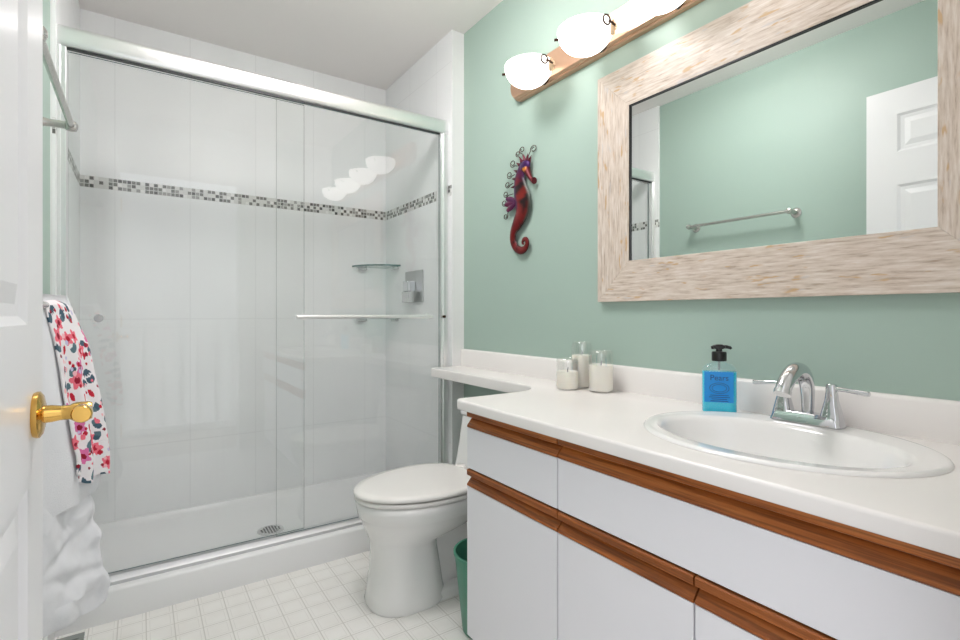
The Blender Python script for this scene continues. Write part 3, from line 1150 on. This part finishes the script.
t = thing('soap_dispenser', 'clear pump bottle of blue hand soap beside the faucet', 'soap bottle', (bc.x, bc.y, ZT))
Z0 = ZT + 0.001
bm = BM()
loft(bm, [brect(.038, .019, Z0, .015), brect(.0415, .0225, Z0 + .004, .017), brect(.0415, .0225, Z0 + .108, .017), brect(.039, .021, Z0 + .116, .017), brect(.030, .018, Z0 + .124, .016), brect(.017, .016, Z0 + .129, .0145), brect(.015, .015, Z0 + .132, .0145)])
obj('bottle', bm, M['bottle'], t, smooth=50)
bm = BM()
loft(bm, [brect(.038, .0195, Z0 + .001, .014), brect(.0402, .0212, Z0 + .004, .0155), brect(.0402, .0212, Z0 + .105, .0155)])
obj('liquid_soap', bm, M['liquid'], t, smooth=50)
bm = BM()
loft(bm, [[bpt(a, .0229, z) for a, z in ((-.037, Z0 + .028), (.031, Z0 + .028), (.031, Z0 + .106), (-.037, Z0 + .106))],
          [bpt(a, .0233, z) for a, z in ((-.037, Z0 + .028), (.031, Z0 + .028), (.031, Z0 + .106), (-.037, Z0 + .106))]])
lab = obj('front_label', bm, M['label'], t, smooth=0)


def text_mesh(body, size, a, z):
    cu = bpy.data.curves.new('word', 'FONT')
    cu.body = body
    cu.size = size
    cu.align_x = 'CENTER'
    cu.extrude = 0.0002
    tmp = bpy.data.objects.new('word', cu)
    COL.objects.link(tmp)
    dg = bpy.context.evaluated_depsgraph_get()
    dg.update()
    me = bpy.data.meshes.new_from_object(tmp.evaluated_get(dg))
    bpy.data.objects.remove(tmp)
    bpy.data.curves.remove(cu)
    bm = BM()
    bm.from_mesh(me)
    bpy.data.meshes.remove(me)
    for v in bm.verts:
        p = bpt(a + v.co.x, .0236 + v.co.z, z + v.co.y)
        v.co = p
    return bm


obj('lettering', text_mesh('Pears', 0.020, -.002, Z0 + .084), M['ink'], lab, smooth=0)
bm = BM()
for A, B in ((.0225, .0135), (.017, .0095)):
    loop = [bpt(-.002 + A * math.cos(2 * PI * k / 32), .0236, Z0 + .064 + B * math.sin(2 * PI * k / 32)) for k in range(33)]
    tube(bm, loop, 0.0006, 6)
for k, wv in enumerate((.024, .027, .020, .023)):
    z = Z0 + .045 - k * .0048
    loft(bm, [[bpt(-.002 - wv * .9, .0234, z), bpt(-.002 + wv * .9, .0234, z), bpt(-.002 + wv * .9, .0234, z + .0016), bpt(-.002 - wv * .9, .0234, z + .0016)],
              [bpt(-.002 - wv * .9, .0237, z), bpt(-.002 + wv * .9, .0237, z), bpt(-.002 + wv * .9, .0237, z + .0016), bpt(-.002 - wv * .9, .0237, z + .0016)]])
obj('emblem', bm, M['ink'], lab, smooth=0)
bm = BM()
cz = (bc.x, bc.y, Z0)
lathe(bm, [(0.0175, .132), (0.018, .134), (0.018, .153), (0.0165, .156), (0.008, .157), (0.0075, .163)], cz, n=28)
loft(bm, [brect(.011, .009, Z0 + .163, .008), brect(.016, .0095, Z0 + .166, .008), brect(.0155, .009, Z0 + .171, .008), brect(.008, .006, Z0 + .1745, .005)])
tube(bm, [bpt(.0, 0, Z0 + .1685), bpt(.018, .0, Z0 + .1685), bpt(.026, .002, Z0 + .1665), bpt(.028, .002, Z0 + .1635)], [.005, .0045, .004, .0035], 12)
tube(bm, [bpt(-.010, 0, Z0 + .168), bpt(-.019, 0, Z0 + .1655)], [.006, .004], 10)
obj('pump', bm, M['black'], t, smooth=40)
bm = BM()
tube(bm, [bpt(0, 0, Z0 + .108), bpt(0, 0, Z0 + .131)], .003, 8)
obj('dip_tube', bm, M['vent'], t)


# candles
def candle(x, y, r, hw, hg, label):
    t = thing('jar_candle', label, 'candle', (x, y, ZT), 'jar candles by the backsplash')
    z = ZT + 0.001
    bm = BM()
    lathe(bm, [(r * .90, z), (r, z + .004), (r, z + hg * .86), (r * .97, z + hg * .94), (r * .90, z + hg * .985), (r * .84, z + hg), (r * .82, z + hg - .001), (r * .92, z + hg * .93), (r - .0022, z + hg * .85), (r - .0022, z + hw)], (x, y, 0), n=40, cap1=False)
    obj('glass', bm, M['clear'], t, smooth=50)
    bm = BM()
    ri = r - .0024
    lathe(bm, [(ri * .90, z + .003), (ri, z + .007), (ri, z + hw), (ri * .94, z + hw + .001), (ri * .5, z + hw - .003), (.004, z + hw - .004)], (x, y, 0), n=40)
    wx = obj('wax', bm, M['wax'], t, smooth=50)
    bm = BM()
    tube(bm, [(x, y, z + hw - .005), (x + .001, y, z + hw + .006), (x + .003, y, z + hw + .013)], .0016, 8)
    obj('wick', bm, M['wick'], wx)


candle(1.200, 1.246, .0383, .060, .104, 'short ivory jar candle, leftmost and lowest of three')
candle(1.276, 1.254, .0365, .110, .157, 'tall ivory jar candle standing behind the two shorter ones')
candle(1.254, 1.146, .0405, .087, .134, 'medium ivory jar candle, the one nearest the soap bottle')

# ------------------------------------------------------------------ mirror
MY0, MY1, MZ0, MZ1, MW = 0.188, 1.216, 1.088, 1.858, 0.132
t = thing('wall_mirror', 'large wall mirror in a pale stone-sliver frame above the sink', 'mirror', (W, (MY0 + MY1) / 2, MZ0))


def rail(o4, i4, mat):
    bm = BM()
    xf, xi, xb = 1.313, 1.316, 1.3345
    p = [(xf, *o4[0]), (xf, *o4[1]), (xi, *i4[1]), (xi, *i4[0])]
    q = [(xb, *o4[0]), (xb, *o4[1]), (xb, *i4[1]), (xb, *i4[0])]
    loft(bm, [q, p])
    obj('frame_rail', bm, mat, t, bevel=0.0012)


O = [(MY0, MZ0), (MY1, MZ0), (MY1, MZ1), (MY0, MZ1)]
I = [(MY0 + MW, MZ0 + MW), (MY1 - MW, MZ0 + MW), (MY1 - MW, MZ1 - MW), (MY0 + MW, MZ1 - MW)]
for k in range(4):
    a, b = k, (k + 1) % 4
    rail((O[a], O[b]), (I[a], I[b]), M['frame_h'] if k % 2 == 0 else M['frame_v'])
bm = BM()
box(bm, 1.3225, 1.3345, I[0][0] - .003, I[1][0] + .003, I[0][1] - .003, I[2][1] + .003)
obj('mirror_glass', bm, M['mirror'], t, smooth=0)
bm = BM()
g = 0.0035
for y0, y1, z0, z1 in ((I[1][0] - g, I[1][0], I[0][1], I[2][1]), (I[0][0], I[1][0], I[2][1] - g, I[2][1])):
    box(bm, 1.3175, 1.3225, y0, y1, z0, z1)
obj('black_liner', bm, M['black'], t, smooth=0)

# ------------------------------------------------------------------ vanity light
t = thing('vanity_light', 'bronze wall light bar with four glowing frosted glass bowls', 'wall light', (W, 1.02, 1.96))
bm = BM()
LZ, LH = 2.000, 0.059
LY0, LY1 = 0.345, 1.70


def plate(inset, x):
    h = LH - inset
    pts = []
    for k in range(13):
        a = -PI / 2 + PI * k / 12
        pts.append((x, LY1 - LH * 0.75 + h * 0.75 * math.cos(a), LZ + h * math.sin(a)))
    for k in range(13):
        a = PI / 2 + PI * k / 12
        pts.append((x, LY0 + LH * 0.75 + h * 0.75 * math.cos(a), LZ + h * math.sin(a)))
    return pts


loft(bm, [plate(0, 1.3345), plate(0, 1.318), plate(.004, 1.312), plate(.006, 1.312), plate(.007, 1.304), plate(.012, 1.298)])
obj('back_plate', bm, M['bronze'], t, smooth=30)
for k in range(4):
    yc = 1.462 - k * 0.29
    zr = 1.978
    cx, RX, RY, DP = 1.208, 0.088, 0.094, 0.078
    bm = BM()
    # open-topped frosted bowl: outside from the bottom up to the rim, then the inside down again
    rg = []
    for q in range(0, 13):
        ph = -PI / 2 + (PI / 2) * q / 12
        c_ = max(0.02, math.cos(ph) ** 0.9)
        rg.append([(cx + RX * c_ * math.cos(2 * PI * j / 44), yc + RY * c_ * math.sin(2 * PI * j / 44), zr + DP * math.sin(ph)) for j in range(44)])
    for q in range(12, -1, -1):
        ph = -PI / 2 + (PI / 2) * q / 12
        c_ = max(0.02, math.cos(ph) ** 0.9) * 0.95
        rg.append([(cx + RX * c_ * math.cos(2 * PI * j / 44), yc + RY * c_ * math.sin(2 * PI * j / 44), zr + 0.0015 + (DP - 0.004) * math.sin(ph)) for j in range(44)])
    loft(bm, rg)
    sh = obj('glass_shade', bm, M['shade'], t, smooth=60)
    # the near side of the bowl carries a bronze ring screw and an ivory disc
    n1 = Vector((0.50, -0.866, 0))
    c1 = Vector((cx, yc, zr - 0.014)) + Vector((n1.x * RX, n1.y * RY, 0)) * 0.97
    bm = BM()
    lathe(bm, [(0.023, -0.012), (0.023, 0.002), (0.019, 0.005), (0.011, 0.006), (0.010, 0.011), (0.006, 0.012)], c1, axis=2, n=24, rot=n1.to_track_quat('Z', 'Y').to_matrix())
    obj('ivory_disc', bm, M['ivory'], sh)
    n2 = Vector((-0.12, -0.99, 0)).normalized()
    c2 = Vector((cx, yc, zr - 0.020)) + Vector((n2.x * RX, n2.y * RY, 0))
    bm = BM()
    tube(bm, [c1 + n1 * 0.008, (c1 + c2) * 0.5 + n2 * 0.012, c2 + n2 * 0.008 + Vector((0.012, 0, 0))], .004, 10)
    side = Vector((0.99, -0.12, 0))
    loop = [c2 + n2 * 0.009 + side * (0.014 * math.cos(2 * PI * j / 24)) + Vector((0, 0, 0.015 * math.sin(2 * PI * j / 24))) for j in range(25)]
    tube(bm, loop, .0028, 8)
    obj('ring_screw', bm, M['dark_metal'], sh)
    n3 = Vector((-0.70, 0.71, 0))
    c3 = Vector((cx, yc, zr - 0.022)) + Vector((n3.x * RX, n3.y * RY, 0))
    bm = BM()
    tube(bm, [c3 - n3 * 0.01, c3 + n3 * 0.010], .0045, 10)
    obj('clip_screw', bm, M['dark_metal'], sh)
    bm = BM()
    tube(bm, [(1.300, yc, zr - 0.03), (1.285, yc, zr - 0.045), (1.262, yc, zr - 0.050)], 0.008, 12)
    obj('arm', bm, M['dark_metal'], t)

t = thing('added_ceiling_light', 'added unseen drum lamp filling the room with light from the ceiling', 'ceiling light', (0.52, 1.42, ZC))  # out-of-view lamp added to brighten the room
bm = BM()
lathe(bm, [(0.07, ZC), (0.07, ZC - 0.02), (0.03, ZC - 0.03)], (0.52, 1.42, 0), n=40)
obj('canopy', bm, M['trim'], t)
bm = BM()
lathe(bm, [(0.03, ZC - 0.03), (0.205, ZC - 0.035), (0.215, ZC - 0.045), (0.215, ZC - 0.105), (0.205, ZC - 0.118), (0.08, ZC - 0.125)], (0.52, 1.42, 0), n=40)
obj('diffuser', bm, M['fill_lamp'], t)


# ------------------------------------------------------------------ seahorse on the wall
def seahorse():
    t = thing('seahorse_ornament', 'red and purple metal seahorse hanging on the green wall', 'wall ornament', (W, 1.64, 1.33))
    ctr = [(1.626, 1.662), (1.643, 1.640), (1.654, 1.610), (1.650, 1.570), (1.638, 1.530), (1.632, 1.500), (1.640, 1.465), (1.668, 1.430), (1.692, 1.398), (1.698, 1.362), (1.680, 1.330), (1.650, 1.313), (1.620, 1.316), (1.604, 1.333), (1.608, 1.352), (1.626, 1.356), (1.634, 1.344), (1.626, 1.336)]
    rad = [.026, .026, .033, .042, .049, .049, .042, .032, .023, .019, .0175, .017, .0155, .0135, .0115, .0095, .007, .004]
    path = smooth_path([(a, b, r) for (a, b), r in zip(ctr, rad)], 6)
    N = len(path)
    bm = BM()
    lay = bm.verts.layers.float_color.new('col')
    R = []
    nn = 16
    red, dark, orange, purple = Vector(S(112, 10, 12)), Vector(S(20, 4, 8)), Vector(S(150, 30, 8)), Vector(S(60, 20, 84))
    for i, p in enumerate(path):
        a, b = path[max(0, i - 1)], path[min(N - 1, i + 1)]
        tg = Vector((b.x - a.x, b.y - a.y)).normalized()
        nr = Vector((-tg.y, tg.x))
        f = i / (N - 1)
        ring = []
        for k in range(nn):
            an = 2 * PI * k / nn
            w = math.cos(an) * p.z
            dpt = math.sin(an) * (0.010 if math.sin(an) > 0 else 0.004) * min(1, p.z / .02)
            v = bm.verts.new((1.318 - dpt, p.x + nr.x * w, p.y + nr.y * w))
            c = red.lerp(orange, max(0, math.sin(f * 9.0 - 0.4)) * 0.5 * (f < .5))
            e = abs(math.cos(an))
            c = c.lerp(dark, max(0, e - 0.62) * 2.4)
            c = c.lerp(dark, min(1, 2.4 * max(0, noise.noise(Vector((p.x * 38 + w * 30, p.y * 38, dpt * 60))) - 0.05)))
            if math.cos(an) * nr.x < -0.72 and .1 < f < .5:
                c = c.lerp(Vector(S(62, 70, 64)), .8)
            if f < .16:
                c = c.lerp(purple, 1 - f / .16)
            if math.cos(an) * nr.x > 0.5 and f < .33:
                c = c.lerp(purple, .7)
            v[lay] = c
            ring.append(v)
        R.append(ring)
    for a, b in zip(R, R[1:]):
        for k in range(nn):
            bm.faces.new((a[k], a[(k + 1) % nn], b[(k + 1) % nn], b[k]))
    bm.faces.new(R[0])
    bm.faces.new(R[-1])
    for v in bm.verts:
        pass
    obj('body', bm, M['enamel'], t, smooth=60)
    # head with snout
    bm = BM()
    lay = bm.verts.layers.float_color.new('col')
    ball(bm, (1.315, 1.614, 1.657), (.012, .032, .024), 20, 12)
    sn = smooth_path([(1.315, 1.606, 1.645), (1.314, 1.585, 1.610), (1.313, 1.566, 1.588), (1.312, 1.552, 1.583)], 4)
    tube(bm, sn, [.017 - .009 * math.sin(min(1, k / 8) * PI / 2) + (.006 if k > 10 else 0) for k in range(len(sn))], 12)
    for v in bm.verts:
        c = purple if v.co.z > 1.648 else Vector(S(96, 16, 30))
        if (v.co.y - 1.607) ** 2 / .013 ** 2 + (v.co.z - 1.640) ** 2 / .009 ** 2 < 1:
            c = Vector(S(222, 140, 40))
        v[lay] = c
    hd_ = obj('head', bm, M['enamel'], t, smooth=60)
    bm = BM()
    ball(bm, (1.3035, 1.606, 1.646), .005, 12, 8)
    obj('eye', bm, M['black'], hd_)
    # spiky crest along head and back
    bm = BM()
    lay = bm.verts.layers.float_color.new('col')
    spikes = [((1.640, 1.680), (1.655, 1.708)), ((1.622, 1.684), (1.628, 1.712)), ((1.604, 1.682), (1.598, 1.708)), ((1.590, 1.675), (1.574, 1.695)), ((1.652, 1.668), (1.678, 1.688)), ((1.668, 1.645), (1.695, 1.660)), ((1.678, 1.618), (1.710, 1.626)), ((1.684, 1.588), (1.716, 1.590))]
    for (y0, z0), (y1, z1) in spikes:
        d = Vector((y1 - y0, z1 - z0)).normalized()
        p = Vector((-d.y, d.x)) * .013
        v1 = [bm.verts.new(q) for q in ((1.320, y0 + p.x - d.x * .01, z0 + p.y - d.y * .01), (1.320, y0 - p.x - d.x * .01, z0 - p.y - d.y * .01), (1.309, y0, z0))]
        tp = bm.verts.new((1.317, y1, z1))
        for a, b in ((0, 1), (1, 2), (2, 0)):
            bm.faces.new((v1[a], v1[b], tp))
        bm.faces.new(v1)
    for v in bm.verts:
        v[lay] = Vector(S(86, 12, 34))
    obj('crest', bm, M['enamel'], t, smooth=0)
    # purple fin of three lobes
    bm = BM()
    lay = bm.verts.layers.float_color.new('col')
    for y1, z1 in ((1.742, 1.546), (1.752, 1.522), (1.738, 1.494)):
        a, b = Vector((1.672, 1.520)), Vector((y1, z1))
        d = (b - a).normalized()
        p = Vector((-d.y, d.x))
        rings = []
        for k in range(8):
            f = k / 7
            q = a + (b - a) * f
            w = .004 + .011 * math.sin(PI * (f * .9))
            rings.append([(1.316 + .004 * math.sin(2 * PI * j / 8), q.x + p.x * w * math.cos(2 * PI * j / 8), q.y + p.y * w * math.cos(2 * PI * j / 8)) for j in range(8)])
        loft(bm, rings)
    for v in bm.verts:
        v[lay] = Vector(S(62, 22, 84)).lerp(Vector(S(110, 18, 44)), .5 + .5 * noise.noise(v.co * 50))
    obj('fin', bm, M['enamel'], t, smooth=60)
    # curled wires
    for (cy, cz_), r0, (sy, sz) in (((1.703, 1.690), .020, (1.672, 1.672)), ((1.726, 1.646), .020, (1.690, 1.640)), ((1.740, 1.607), .018, (1.700, 1.606)), ((1.752, 1.568), .018, (1.700, 1.560)), ((1.764, 1.532), .018, (1.700, 1.536)), ((1.752, 1.472), .017, (1.728, 1.510)), ((1.640, 1.732), .018, (1.632, 1.700)), ((1.668, 1.722), .015, (1.650, 1.696)), ((1.566, 1.716), .020, (1.600, 1.694))):
        bm = BM()
        a0 = math.atan2(sz - cz_, sy - cy)
        pts = [(1.320, sy, sz)]
        for k in range(26):
            f = k / 25
            an = a0 + 0.35 + f * 2 * PI * 1.35
            r_ = r0 * (1 - .62 * f)
            pts.append((1.320, cy + r_ * math.cos(an), cz_ + .8 * r_ * math.sin(an)))
        tube(bm, pts, .0019, 6)
        obj('wire_curl', bm, M['dark_metal'], t, smooth=60)
    bm = BM()
    tube(bm, [(W, 1.64, 1.56), (1.322, 1.64, 1.56)], .006, 8)
    obj('hanger', bm, M['dark_metal'], t)


seahorse()
